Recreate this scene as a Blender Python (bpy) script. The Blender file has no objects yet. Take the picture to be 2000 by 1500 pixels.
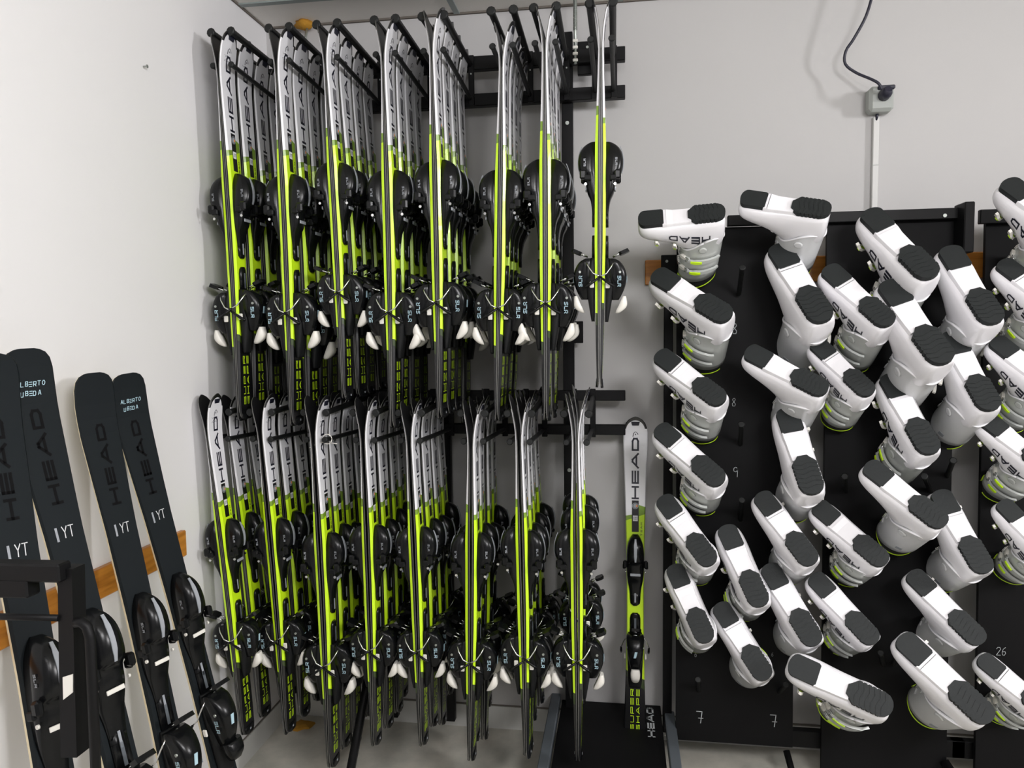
import bpy, math, random
from mathutils import Vector, Matrix
random.seed(7)
C = bpy.context.scene.collection
# ------------------------------------------------------------------ camera
CP = Vector((1.36623, -2.78526, 1.55943))
YAW, PITCH, ROLL, F = -0.148363, 0.0688335, -0.0113001, 1442.54
cf = Vector((math.sin(YAW)*math.cos(PITCH), math.cos(YAW)*math.cos(PITCH), -math.sin(PITCH)))
r0 = cf.cross(Vector((0, 0, 1))).normalized(); u0 = r0.cross(cf)
cr = r0*math.cos(ROLL) + u0*math.sin(ROLL); cu = -r0*math.sin(ROLL) + u0*math.cos(ROLL)
cam = bpy.data.cameras.new('camera'); co = bpy.data.objects.new('camera', cam); C.objects.link(co)
cam.sensor_width = 36; cam.lens = F*36/2000; cam.clip_start = .02
M3 = Matrix((cr, cu, -cf)).transposed()
co.matrix_world = Matrix.Translation(CP) @ M3.to_4x4()
bpy.context.scene.camera = co
def ray(x, y): return cf + cr*((x-1000)/F) + cu*((750-y)/F)
def at(x, y, Y):                      # point of the vertical plane y = Y seen at a pixel
    d = ray(x, y); return CP + d*((Y-CP.y)/d.y)
def atx(x, y, X):
    d = ray(x, y); return CP + d*((X-CP.x)/d.x)
# ------------------------------------------------------------------ world, lamps, exposure
H = 2.75
w = bpy.data.worlds.new('world'); bpy.context.scene.world = w; w.use_nodes = True
w.node_tree.nodes['Background'].inputs[0].default_value = (.86, .9, .92, 1)
w.node_tree.nodes['Background'].inputs[1].default_value = .16
def lamp(name, loc, size, sizey, power, aim, col=(1, .985, 1.0)):
    l = bpy.data.lights.new(name, 'AREA'); l.shape = 'RECTANGLE'; l.size = size; l.size_y = sizey; l.energy = power; l.color = col
    o = bpy.data.objects.new(name, l); C.objects.link(o); o.location = loc
    o.rotation_euler = (Vector(aim)-Vector(loc)).to_track_quat('-Z', 'Y').to_euler(); return o
lamp('ceiling_tube_right', (5.6, -2.3, 2.58), .35, .9, 112, (.3, -1.1, 1.2))
lamp('ceiling_panel_middle', (2.7, -3.4, 2.62), 1.2, .5, 68, (.2, -1.6, 1.1))
lamp('fill_light_left', (1.35, -3.2, 2.70), .8, .4, 16, (1.35, -1.2, 1.0))  # added fill light, lifts the dim wall between the racks; no real fixture
vs = bpy.context.scene.view_settings
vs.view_transform = 'Standard'; vs.look = 'None'; vs.exposure = 0.1; vs.gamma = 1; vs.use_curve_mapping = False
# ------------------------------------------------------------------ materials
def mat(name, col, rough=.5, metal=0, spec=.5, bump=None, noise=None, coat=0, sss=0):
    m = bpy.data.materials.new(name); m.use_nodes = True; nt = m.node_tree; b = nt.nodes['Principled BSDF']
    b.inputs['Base Color'].default_value = (*col, 1); b.inputs['Roughness'].default_value = rough
    b.inputs['Metallic'].default_value = metal; b.inputs['Specular IOR Level'].default_value = spec
    b.inputs['Coat Weight'].default_value = coat; b.inputs['Coat Roughness'].default_value = .15
    if noise:                        # (scale, amount)
        tc = nt.nodes.new('ShaderNodeTexCoord'); n = nt.nodes.new('ShaderNodeTexNoise'); n.inputs['Scale'].default_value = noise[0]; n.inputs['Detail'].default_value = 6
        mx = nt.nodes.new('ShaderNodeMix'); mx.data_type = 'RGBA'
        mx.inputs['A'].default_value = (*[c*(1-noise[1]) for c in col], 1); mx.inputs['B'].default_value = (*[min(1, c*(1+noise[1])) for c in col], 1)
        nt.links.new(tc.outputs['Object'], n.inputs['Vector']); nt.links.new(n.outputs['Fac'], mx.inputs['Factor']); nt.links.new(mx.outputs['Result'], b.inputs['Base Color'])
    if bump:                         # (scale, strength)
        tc = nt.nodes.new('ShaderNodeTexCoord'); n = nt.nodes.new('ShaderNodeTexNoise'); n.inputs['Scale'].default_value = bump[0]; n.inputs['Detail'].default_value = 4
        bp = nt.nodes.new('ShaderNodeBump'); bp.inputs['Strength'].default_value = bump[1]; bp.inputs['Distance'].default_value = .002
        nt.links.new(tc.outputs['Object'], n.inputs['Vector']); nt.links.new(n.outputs['Fac'], bp.inputs['Height']); nt.links.new(bp.outputs['Normal'], b.inputs['Normal'])
    return m
NEON = (.62, .93, .014)
M = dict(
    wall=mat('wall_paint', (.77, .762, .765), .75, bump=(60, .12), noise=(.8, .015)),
    wall_back=mat('wall_paint_shaded', (.50, .492, .488), .75, bump=(60, .12), noise=(.8, .015)),  # wall paint darkened: the back wall's weaker light is put into its colour
    shop=mat('grey_wall_paint', (.36, .36, .37), .8),
    base=mat('baseboard_paint', (.60, .60, .575), .6, noise=(3, .05)),
    groove=mat('groove', (.16, .14, .12), .8),
    ceil=mat('ceiling_tile', (.90, .87, .82), .9, bump=(220, .3), noise=(6, .05)),
    tbar=mat('ceiling_bar', (.27, .31, .30), .5),
    black=mat('black_steel', (.004, .004, .0045), .5, spec=.2),
    board=mat('black_board', (.004, .004, .0045), .6, noise=(5, .4), spec=.15),
    grey=mat('grey_steel', (.10, .115, .13), .5),
    rubber=mat('peg_rubber', (.012, .013, .013), .5, spec=.3),
    plastic=mat('binding_plastic', (.005, .0055, .006), .24, spec=.25),
    plastic2=mat('binding_plastic_matt', (.007, .0075, .008), .5, spec=.2),
    silver=mat('silver_print', (.32, .34, .37), .35),
    chrome=mat('chrome', (.75, .76, .76), .18, 1),
    cream=mat('cream_plastic', (.80, .78, .72), .35),
    blue=mat('pale_blue_print', (.42, .60, .68), .5),
    white=mat('white_plastic', (.84, .83, .86), .3, coat=.3),
    shank=mat('arch_plastic', (.90, .89, .92), .35),
    cuffm=mat('cuff_plastic', (.66, .67, .68), .32, coat=.3),
    cuffclear=mat('clear_cuff_plastic', (.50, .52, .50), .25, coat=.5),
    sole=mat('sole_rubber', (.013, .016, .0165), .6, bump=(120, .3), spec=.35),
    liner=mat('liner_fabric', (.008, .008, .009), .8, bump=(300, .4)),
    neon=mat('neon_plastic', NEON, .35),
    skiwhite=mat('ski_white', (.80, .80, .83), .25, coat=.4),
    ink=mat('black_ink', (.008, .009, .02), .4),
    olive=mat('dark_olive', (.05, .08, .02), .4),
    skibase=mat('ski_base', (.008, .008, .009), .35),
    edge=mat('steel_edge', (.22, .22, .21), .45, .8),
    skiblack=mat('black_topsheet', (.006, .009, .011), .62, spec=.2),
    gloss=mat('gloss_black_ink', (.0015, .0015, .002), .5, spec=.12),
    gold=mat('pale_gold_edge', (.78, .68, .46), .35, .3),
    chalk=mat('chalk', (.50, .53, .54), .9, noise=(400, .4)),
    foam=mat('orange_foam', (.45, .22, .02), .9, bump=(80, .8)),
    galv=mat('galvanised_steel', (.40, .43, .40), .4, .8),
    box=mat('socket_plastic', (.36, .38, .36), .45),
    trunk=mat('trunking_plastic', (.60, .60, .585), .45),
    cable=mat('cable_rubber', (.015, .015, .03), .45),
    orange=mat('orange_print', (.8, .25, .06), .5),
)
def node_mat_floor():
    m = bpy.data.materials.new('concrete_floor'); m.use_nodes = True; nt = m.node_tree; b = nt.nodes['Principled BSDF']
    tc = nt.nodes.new('ShaderNodeTexCoord'); n = nt.nodes.new('ShaderNodeTexNoise'); n.inputs['Scale'].default_value = 4; n.inputs['Detail'].default_value = 9; n.inputs['Roughness'].default_value = .65
    cr_ = nt.nodes.new('ShaderNodeValToRGB'); cr_.color_ramp.elements[0].position = .35; cr_.color_ramp.elements[0].color = (.42, .42, .37, 1); cr_.color_ramp.elements[1].position = .7; cr_.color_ramp.elements[1].color = (.68, .64, .56, 1)
    nt.links.new(tc.outputs['Object'], n.inputs['Vector']); nt.links.new(n.outputs['Fac'], cr_.inputs['Fac']); nt.links.new(cr_.outputs['Color'], b.inputs['Base Color'])
    b.inputs['Roughness'].default_value = .55
    return m
def node_mat_wood():
    m = bpy.data.materials.new('orange_wood'); m.use_nodes = True; nt = m.node_tree; b = nt.nodes['Principled BSDF']
    tc = nt.nodes.new('ShaderNodeTexCoord'); mp = nt.nodes.new('ShaderNodeMapping'); mp.inputs['Scale'].default_value = (1.2, 1.2, 14)
    n = nt.nodes.new('ShaderNodeTexNoise'); n.inputs['Scale'].default_value = 5; n.inputs['Detail'].default_value = 8
    cr_ = nt.nodes.new('ShaderNodeValToRGB'); cr_.color_ramp.elements[0].position = .3; cr_.color_ramp.elements[0].color = (.34, .12, .015, 1); cr_.color_ramp.elements[1].position = .75; cr_.color_ramp.elements[1].color = (.60, .25, .04, 1)
    nt.links.new(tc.outputs['Object'], mp.inputs['Vector']); nt.links.new(mp.outputs['Vector'], n.inputs['Vector']); nt.links.new(n.outputs['Fac'], cr_.inputs['Fac']); nt.links.new(cr_.outputs['Color'], b.inputs['Base Color'])
    b.inputs['Roughness'].default_value = .35
    return m
M['floor'] = node_mat_floor(); M['wood'] = node_mat_wood()
# top sheet of the rental skis: printed zones as functions of the ski's own width (y) and length (z)
def node_mat_topsheet():
    m = bpy.data.materials.new('printed_topsheet'); m.use_nodes = True; nt = m.node_tree; b = nt.nodes['Principled BSDF']
    tc = nt.nodes.new('ShaderNodeTexCoord'); sp = nt.nodes.new('ShaderNodeSeparateXYZ'); nt.links.new(tc.outputs['Object'], sp.inputs[0])
    Y, Z = sp.outputs['Y'], sp.outputs['Z']
    def mth(op, a, b_=None, c_=None):
        n = nt.nodes.new('ShaderNodeMath'); n.operation = op
        for i, v in enumerate((a, b_, c_)):
            if v is None: continue
            if isinstance(v, (int, float)): n.inputs[i].default_value = v
            else: nt.links.new(v, n.inputs[i])
        return n.outputs[0]
    def below(a, k): return mth('LESS_THAN', mth('SUBTRACT', Z, mth('MULTIPLY', Y, k)), a)   # z < a + k*y
    def rect(y0, y1, z0, z1): return mth('MULTIPLY', mth('COMPARE', Y, (y0+y1)/2, (y1-y0)/2), mth('COMPARE', Z, (z0+z1)/2, (z1-z0)/2))
    layers = [((.80, .80, .83), None),
              ((.20, .34, .03), mth('MAXIMUM', below(.885, .2), mth('MULTIPLY', mth('GREATER_THAN', Y, .010), below(.925, -.3)))),
              (NEON, below(.872, .35)),
              ((.03, .05, .012), below(.262, -.5)),
              ((.006, .006, .007), below(.232, -.75)),
              ((.006, .006, .007), rect(-.0135, .0135, .815, .938)),
              ((.006, .006, .007), mth('MULTIPLY', mth('GREATER_THAN', Z, .08), mth('MULTIPLY', mth('LESS_THAN', Z, 0.0), 1)))]
    # black tip guard: outside an ellipse near the tip
    yy = mth('MULTIPLY', Y, Y); zz = mth('SUBTRACT', Z, 1.213); zz2 = mth('MULTIPLY', zz, zz)
    ex = mth('ADD', mth('DIVIDE', yy, .0375**2), mth('DIVIDE', zz2, .042**2))
    layers[-1] = ((.008, .008, .009), mth('MULTIPLY', mth('GREATER_THAN', ex, 1.0), mth('GREATER_THAN', Z, 1.222)))
    col = None
    for c, f in layers:
        if f is None:
            rgb = nt.nodes.new('ShaderNodeRGB'); rgb.outputs[0].default_value = (*c, 1); col = rgb.outputs[0]; continue
        mx = nt.nodes.new('ShaderNodeMix'); mx.data_type = 'RGBA'; nt.links.new(f, mx.inputs['Factor']); nt.links.new(col, mx.inputs['A']); mx.inputs['B'].default_value = (*c, 1); col = mx.outputs['Result']
    nt.links.new(col, b.inputs['Base Color']); b.inputs['Roughness'].default_value = .28; b.inputs['Coat Weight'].default_value = .3
    return m
M['topsheet'] = node_mat_topsheet()
# ------------------------------------------------------------------ mesh builder
def catmull(P, t):
    n = len(P)-1; i = min(int(t), n-1); f = t-i
    p0, p1, p2, p3 = P[max(i-1, 0)], P[i], P[i+1], P[min(i+2, n)]
    return [0.5*(2*b+(c-a)*f+(2*a-5*b+4*c-d)*f*f+(3*b-a-3*c+d)*f**3) for a, b, c, d in zip(p0, p1, p2, p3)]
class MB:
    def __init__(s): s.v = []; s.f = []; s.m = []; s.mats = []; s.sm = []
    def mi(s, m):
        if m not in s.mats: s.mats.append(m)
        return s.mats.index(m)
    def add(s, vs_, fs, m, smooth=False):
        o = len(s.v); s.v += [tuple(v) for v in vs_]; k = s.mi(m)
        for f in fs: s.f.append([o+i for i in f]); s.m.append(k); s.sm.append(smooth)
    def box(s, c, d, m, rot=None, bev=0):
        x, y, z = [k/2 for k in d]
        if bev:
            b = min(bev, x*.9, y*.9, z*.9); vs_ = []; 
            for sx in (-1, 1):
                for sy in (-1, 1):
                    for sz in (-1, 1):
                        vs_ += [(sx*x, sy*(y-b), sz*(z-b)), (sx*(x-b), sy*y, sz*(z-b)), (sx*(x-b), sy*(y-b), sz*z)]
            def I(sx, sy, sz, k): return (((sx > 0)*4+(sy > 0)*2+(sz > 0)))*3+k
            fs = []
            for a in (-1, 1):
                fs.append([I(a, -1, -1, 0), I(a, 1, -1, 0), I(a, 1, 1, 0), I(a, -1, 1, 0)][::a])
                fs.append([I(-1, a, -1, 1), I(-1, a, 1, 1), I(1, a, 1, 1), I(1, a, -1, 1)][::a])
                fs.append([I(-1, -1, a, 2), I(1, -1, a, 2), I(1, 1, a, 2), I(-1, 1, a, 2)][::a])
            for p in (-1, 1):
                for q in (-1, 1):
                    fs.append([I(p, q, -1, 0), I(p, q, 1, 0), I(p, q, 1, 1), I(p, q, -1, 1)][::-p*q])
                    fs.append([I(p, -1, q, 0), I(p, 1, q, 0), I(p, 1, q, 2), I(p, -1, q, 2)][::p*q])
                    fs.append([I(-1, p, q, 1), I(1, p, q, 1), I(1, p, q, 2), I(-1, p, q, 2)][::-p*q])
                    for r in (-1, 1): fs.append([I(p, q, r, 0), I(p, q, r, 1), I(p, q, r, 2)][::p*q*r])
        else:
            vs_ = [(i*x, j*y, k*z) for i in (-1, 1) for j in (-1, 1) for k in (-1, 1)]
            fs = [(0, 1, 3, 2), (4, 6, 7, 5), (0, 4, 5, 1), (2, 3, 7, 6), (0, 2, 6, 4), (1, 5, 7, 3)]
        if rot is not None: vs_ = [rot @ Vector(v) for v in vs_]
        s.add([(v[0]+c[0], v[1]+c[1], v[2]+c[2]) for v in vs_], fs, m)
    def loft(s, rings, m, cap=True, smooth=True, closed=True):
        n = len(rings[0]); vs_ = [v for r in rings for v in r]; fs = []
        for i in range(len(rings)-1):
            for j in range(n if closed else n-1):
                k = (j+1) % n; fs.append((i*n+j, i*n+k, (i+1)*n+k, (i+1)*n+j))
        s.add(vs_, fs, m, smooth)
        if cap:
            s.add(rings[0], [tuple(range(n))[::-1]], m); s.add(rings[-1], [tuple(range(n))], m)
    def tube(s, pts, r, m, n=8, cap=True, rr=None):
        pts = [Vector(p) for p in pts]; rings = []; up = None
        for i, p in enumerate(pts):
            d = (pts[min(i+1, len(pts)-1)]-pts[max(i-1, 0)]).normalized()
            if up is None: up = d.orthogonal().normalized()
            up = (up - d*up.dot(d)).normalized(); sd = d.cross(up); R_ = rr[i] if rr else r
            rings.append([p+up*math.cos(2*math.pi*k/n)*R_+sd*math.sin(2*math.pi*k/n)*R_ for k in range(n)])
        s.loft(rings, m, cap)
    def prism(s, poly, fn, t0, t1, m):      # poly of (a,b); fn(a,b,t) -> point
        n = len(poly); lo = [fn(a, b, t0) for a, b in poly]; hi = [fn(a, b, t1) for a, b in poly]
        s.add(lo+hi, [tuple(range(n))[::-1], tuple(range(n, 2*n))]+[(i, (i+1) % n, n+(i+1) % n, n+i) for i in range(n)], m)
    def patch(s, fn, u0, u1, v0, v1, t, m, nu=6, nv=2, t0=-.001, round_=0):   # curved plate on a surface fn(u,v,offset)
        g = [[(u0+(u1-u0)*i/nu, v0+(v1-v0)*j/nv) for j in range(nv+1)] for i in range(nu+1)]
        if round_:
            for i in range(nu+1):
                e = min(i, nu-i)/nu; k = min(1, (e*2*(1-round_)+round_) if e < .25 else 1)
                for j in range(nv+1): g[i][j] = (g[i][j][0], (v0+v1)/2+(g[i][j][1]-(v0+v1)/2)*k)
        top = [fn(*g[i][j], t) for i in range(nu+1) for j in range(nv+1)]
        rim = [(i, 0) for i in range(nu+1)]+[(nu, j) for j in range(1, nv+1)]+[(i, nv) for i in range(nu-1, -1, -1)]+[(0, j) for j in range(nv-1, 0, -1)]
        bot = [fn(*g[i][j], t0) for i, j in rim]; k = len(top)
        fs = [(i*(nv+1)+j, (i+1)*(nv+1)+j, (i+1)*(nv+1)+j+1, i*(nv+1)+j+1) for i in range(nu) for j in range(nv)]
        n = len(rim); ri = [i*(nv+1)+j for i, j in rim]
        fs += [(k+i, k+(i+1) % n, ri[(i+1) % n], ri[i]) for i in range(n)]
        s.add(top+bot, fs, m)
    def build(s, name, parent=None, flipx=False, recalc=True):
        me = bpy.data.meshes.new(name); me.from_pydata(s.v, [], s.f)
        for m in s.mats: me.materials.append(m)
        me.polygons.foreach_set('material_index', s.m); me.polygons.foreach_set('use_smooth', s.sm); me.update()
        if recalc:
            import bmesh
            b = bmesh.new(); b.from_mesh(me); bmesh.ops.remove_doubles(b, verts=b.verts, dist=1e-6); bmesh.ops.recalc_face_normals(b, faces=b.faces); b.to_mesh(me); b.free()
        o = bpy.data.objects.new(name, me); C.objects.link(o); o.parent = parent; return o
# stroke lettering: letters on a 0..1 x 0..1 grid
G = dict(
    H=[[(0, 0), (0, 1)], [(1, 0), (1, 1)], [(0, .5), (1, .5)]],
    E=[[(0, 0), (1, 0)], [(0, .5), (1, .5)], [(0, 1), (1, 1)]],
    A=[[(0, 0), (.42, 1), (.58, 1), (1, 0)], [(.22, .3), (.78, .3)]],
    D=[[(0, 0), (0, 1), (.78, 1), (1, .78), (1, .22), (.78, 0), (0, 0)]],
    S=[[(1, 1), (0, 1), (0, .52), (1, .48), (1, 0), (0, 0)]],
    U=[[(0, 1), (0, .1), (.1, 0), (.9, 0), (1, .1), (1, 1)]],
    P=[[(0, 0), (0, 1), (1, 1), (1, .4), (0, .4)]],
    R=[[(0, 0), (0, 1), (1, 1), (1, .42), (0, .42)], [(.5, .42), (1, 0)]],
    T=[[(0, 1), (1, 1)], [(.5, 0), (.5, 1)]],
    M=[[(0, 0), (0, 1), (.5, .4), (1, 1), (1, 0)]],
    L=[[(0, 1), (0, 0), (1, 0)]], Y=[[(0, 1), (.5, .5), (1, 1)], [(.5, .5), (.5, 0)]], I=[[(.5, 0), (.5, 1)]],
    B=[[(0, 0), (0, 1), (.8, 1), (.9, .75), (.7, .5), (0, .5)], [(.7, .5), (1, .3), (.85, 0), (0, 0)]],
    O=[[(.3, 0), (0, .3), (0, .7), (.3, 1), (.7, 1), (1, .7), (1, .3), (.7, 0), (.3, 0)]],
    J=[[(1, 1), (1, .1), (.9, 0), (0, 0), (0, .3)]])
G.update({'1': [[(.3, .8), (.6, 1), (.6, 0)]], '2': [[(0, .8), (.3, 1), (.8, 1), (1, .75), (0, 0), (1, 0)]],
    '7': [[(0, 1), (1, 1), (.55, 0)]], 'z': [[(0, 1), (.95, 1), (.7, 0)], [(.35, .42), (1.1, .42)]],
    '8': [[(.5, .52), (.1, .3), (.2, 0), (.8, 0), (.95, .25), (.15, .8), (.4, 1), (.75, 1), (.9, .8), (.5, .52)]],
    '9': [[(.9, .85), (.5, 1), (.1, .85), (.1, .6), (.5, .5), (.9, .65), (.9, .9), (.85, 0)]],
    '6': [[(.8, 1), (.3, .8), (.05, .4), (.15, .05), (.6, 0), (.9, .25), (.75, .5), (.2, .45)]], ' ': []})
BOLDE = [[(0, 0), (0, 1)], [(0, 0), (1, 0)], [(0, .5), (1, .5)], [(0, 1), (1, 1)]]
def text(mb, txt, fn, u0, v0, lw, h, gap, st, m, t=.0004, bold=False, wob=0, slant=0):
    # fn(u, v, off) -> point; letters run along u, rise along v
    u = u0
    for ch in txt:
        gl = BOLDE if (ch == 'E' and bold) else G[ch]
        L_ = lw*(1.18 if bold and ch == 'A' else 1)
        jx, jy = random.uniform(-wob, wob)*h, random.uniform(-wob, wob)*h
        for pl in gl:
            for a, b in zip(pl, pl[1:]):
                A = Vector((u+st/2+a[0]*(L_-st)+slant*a[1]*h+jx, v0+st/2+a[1]*(h-st)+jy)); B = Vector((u+st/2+b[0]*(L_-st)+slant*b[1]*h+jx, v0+st/2+b[1]*(h-st)+jy))
                d = (B-A); 
                if d.length < 1e-9: continue
                d.normalize(); n = Vector((-d.y, d.x))*st/2; A = A-d*st/2; B = B+d*st/2
                k = max(1, int((B-A).length/.02)); vs_ = []
                for i in range(k+1):
                    p = A.lerp(B, i/k); vs_ += [fn(p.x+n.x, p.y+n.y, t), fn(p.x-n.x, p.y-n.y, t)]
                mb.add(vs_, [(2*i, 2*i+1, 2*i+3, 2*i+2) for i in range(k)], m)
        u += L_+gap
    return u
def empty(name, label, cat, group=None, loc=(0, 0, 0)):
    o = bpy.data.objects.new(name, None); o.empty_display_size = .05; C.objects.link(o); o.location = loc; return tag(o, label, cat, group)
def tag(o, label, cat, group=None, kind=None):
    if label: o['label'] = label
    if cat: o['category'] = cat
    if group: o['group'] = group
    if kind: o['kind'] = kind
    return o
def copy_tree(root, label, group, mw):
    kids = {}
    for o in C.objects:
        if o.parent: kids.setdefault(o.parent.name, []).append(o)
    def rec(o, par):
        c = o.copy(); C.objects.link(c); c.parent = par
        for k in kids.get(o.name, []): rec(k, c)
        return c
    c = rec(root, None); c.matrix_world = mw
    if label: c['label'] = label
    if group: c['group'] = group
    return c
KC = {}
def kidsof(root):
    if root.name not in KC: KC[root.name] = [(k, [g for g in C.objects if g.parent == k]) for k in C.objects if k.parent == root]
    return KC[root.name]
def dup(root, label, group, mw):
    r = root.copy(); C.objects.link(r); r.matrix_world = mw; r['label'] = label
    if group: r['group'] = group
    for ch, gs in kidsof(root):
        c = ch.copy(); C.objects.link(c); c.parent = r
        for g in gs: d = g.copy(); C.objects.link(d); d.parent = c
    return r
def frame(origin, xd, yd, zd, s=1):
    m = Matrix((Vector(xd)*s, Vector(yd)*s, Vector(zd)*s)).transposed().to_4x4(); m.translation = origin; return m
# ------------------------------------------------------------------ the room
def struct(name, mb): return tag(mb.build(name), None, None, kind='structure')
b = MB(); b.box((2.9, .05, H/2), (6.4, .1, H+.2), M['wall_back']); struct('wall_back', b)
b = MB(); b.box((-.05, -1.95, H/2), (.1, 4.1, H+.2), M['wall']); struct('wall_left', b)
b = MB(); b.box((6.15, -1.95, H/2), (.1, 4.1, H+.2), M['shop']); struct('wall_right', b)
b = MB(); b.box((3.05, -4.05, H/2), (6.3, .1, H+.2), M['shop']); struct('wall_front', b)
b = MB(); b.box((2.95, -1.95, -.05), (6.3, 4.1, .1), M['floor']); struct('floor', b)
b = MB(); b.box((2.95, -1.95, H+.05), (6.3, 4.1, .1), M['ceil']); struct('ceiling', b)
b = MB(); b.box((3.0, -.003, .045), (6.2, .006, .09), M['base']); b.box((3.0, -.0015, .093), (6.2, .003, .005), M['groove']); struct('baseboard_back', b)
b = MB(); b.box((.003, -1.95, .045), (.006, 4.1, .09), M['base']); b.box((.0015, -1.95, .093), (.003, 4.1, .005), M['groove']); struct('baseboard_left', b)
b = MB()
b.box((2.95, -.21, H-.002), (6.1, .024, .006), M['tbar']); struct('trim_1', b)
b = MB()
for k in range(5): b.box((.76+k*.6, -.105, H-.0025), (.022, .19, .006), M['tbar'])
for k in range(5): b.box((.76+k*.6, -1.1, H-.0025), (.022, 1.75, .006), M['tbar'])
struct('trim_2', b)
b = MB(); b.box((2.95, -.006, H-.003), (6.1, .010, .006), M['groove']); b.box((.004, -1.95, H-.003), (.006, 4.0, .006), M['groove']); struct('trim_3', b)
# wooden rails screwed to the walls
p = Vector((0, -.69, .917))
b = MB(); b.box((.0095, -.69-1.0, .917), (.019, 2.0, .081), M['wood'], bev=.003)
tag(b.build('wooden_rail'), 'orange varnished wooden rail on the left wall behind the black skis', 'rail')
b = MB(); b.box(((1.45+2.95)/2, -.0095, 1.775), (1.5, .019, .09), M['wood'], bev=.003)
tag(b.build('wooden_rail'), 'orange varnished wooden rail on the back wall behind the boot boards', 'rail')
b = MB(); q = atx(280, 130, .001); b.tube([q, q+Vector((.012, 0, 0))], .002, M['galv'], 6); b.tube([q+Vector((.011, 0, 0)), q+Vector((.013, 0, 0))], .005, M['galv'], 8)
tag(b.build('nail'), 'small nail head sticking out of the bare left wall', 'nail')
# ------------------------------------------------------------------ neon rental ski
L0 = 1.27
PROF = [(0, .030), (.006, .036), (.02, .0405), (.06, .042), (.12, .0405), (.25, .0365), (.45, .0335), (.60, .0335), (.80, .0365), (1.0, .0425), (1.15, .0475), (1.205, .0480), (1.225, .0455), (1.245, .038), (1.258, .027), (1.266, .014), (1.27, .003)]
def interp(tab, z):
    for (a, x), (b_, y) in zip(tab, tab[1:]):
        if z <= b_: return x+(y-x)*(z-a)/(b_-a)
    return tab[-1][1]
def skilift(z, L=L0):                      # tip and tail rise away from the base plane
    e = max(0, z-(L-.17)); t = max(0, .05-z)
    return 1.0*e*e+1.2*t*t
def skithick(z, L=L0): 
    return interp([(0, .006), (.15, .011), (.38*L, .0165), (.62*L, .0165), (.8*L, .009), (L-.12, .006), (L, .004)], z)
def ski_body(mb, prof, L, top, side, lowm, edgem):
    zs = sorted(set([a for a, _ in prof]+[i*L/40 for i in range(41)])); rings = []
    for z in zs:
        hw = max(interp(prof, z), .002); x0 = skilift(z, L); t = skithick(z, L); i = min(.0035, hw*.3)
        rings.append([(x0, -hw, z), (x0+.002, -hw, z), (x0+t*.45, -hw, z), (x0+t, -hw+i, z), (x0+t+.0003, 0, z), (x0+t, hw-i, z), (x0+t*.45, hw, z), (x0+.002, hw, z), (x0, hw, z)])
    n = 9; vs_ = [v for r in rings for v in r]; F_ = {0: [], 1: [], 2: [], 3: []}
    kind = [1, 2, 3, 0, 0, 3, 2, 1, 2]    # edge, lower side, bevel, top ... base
    for i in range(len(rings)-1):
        for j in range(n): F_[kind[j]].append((i*n+j, i*n+(j+1) % n, (i+1)*n+(j+1) % n, (i+1)*n+j))
    F_[2] += [tuple(range(n)), tuple((len(rings)-1)*n+k for k in range(n))]
    for k, m in ((0, top), (1, edgem), (2, lowm), (3, side)):
        o = len(mb.v); 
    o = len(mb.v); mb.v += vs_
    for k, m in ((0, top), (1, edgem), (2, lowm), (3, side)):
        mi = mb.mi(m)
        for f in F_[k]: mb.f.append([o+i for i in f]); mb.m.append(mi); mb.sm.append(False)
def sec(x0, h, w, z, top=.72):            # a rounded section of a binding housing
    return [(x0, -w, z), (x0+h*.55, -w, z), (x0+h*.85, -w*.86, z), (x0+h, -w*top*.6, z), (x0+h, w*top*.6, z), (x0+h*.85, w*.86, z), (x0+h*.55, w, z), (x0, w, z)]
def loftz(mb, tab, x0, m, top=.72, n=3):
    P = [(z, h, w_) for z, h, w_ in tab]; K = (len(P)-1)*n; rings = []
    for i in range(K+1):
        z, h, w_ = catmull(P, i/n); rings.append(sec(x0, max(h, .002), max(w_, .002), z, top))
    mb.loft(rings, m, True, True)
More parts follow.
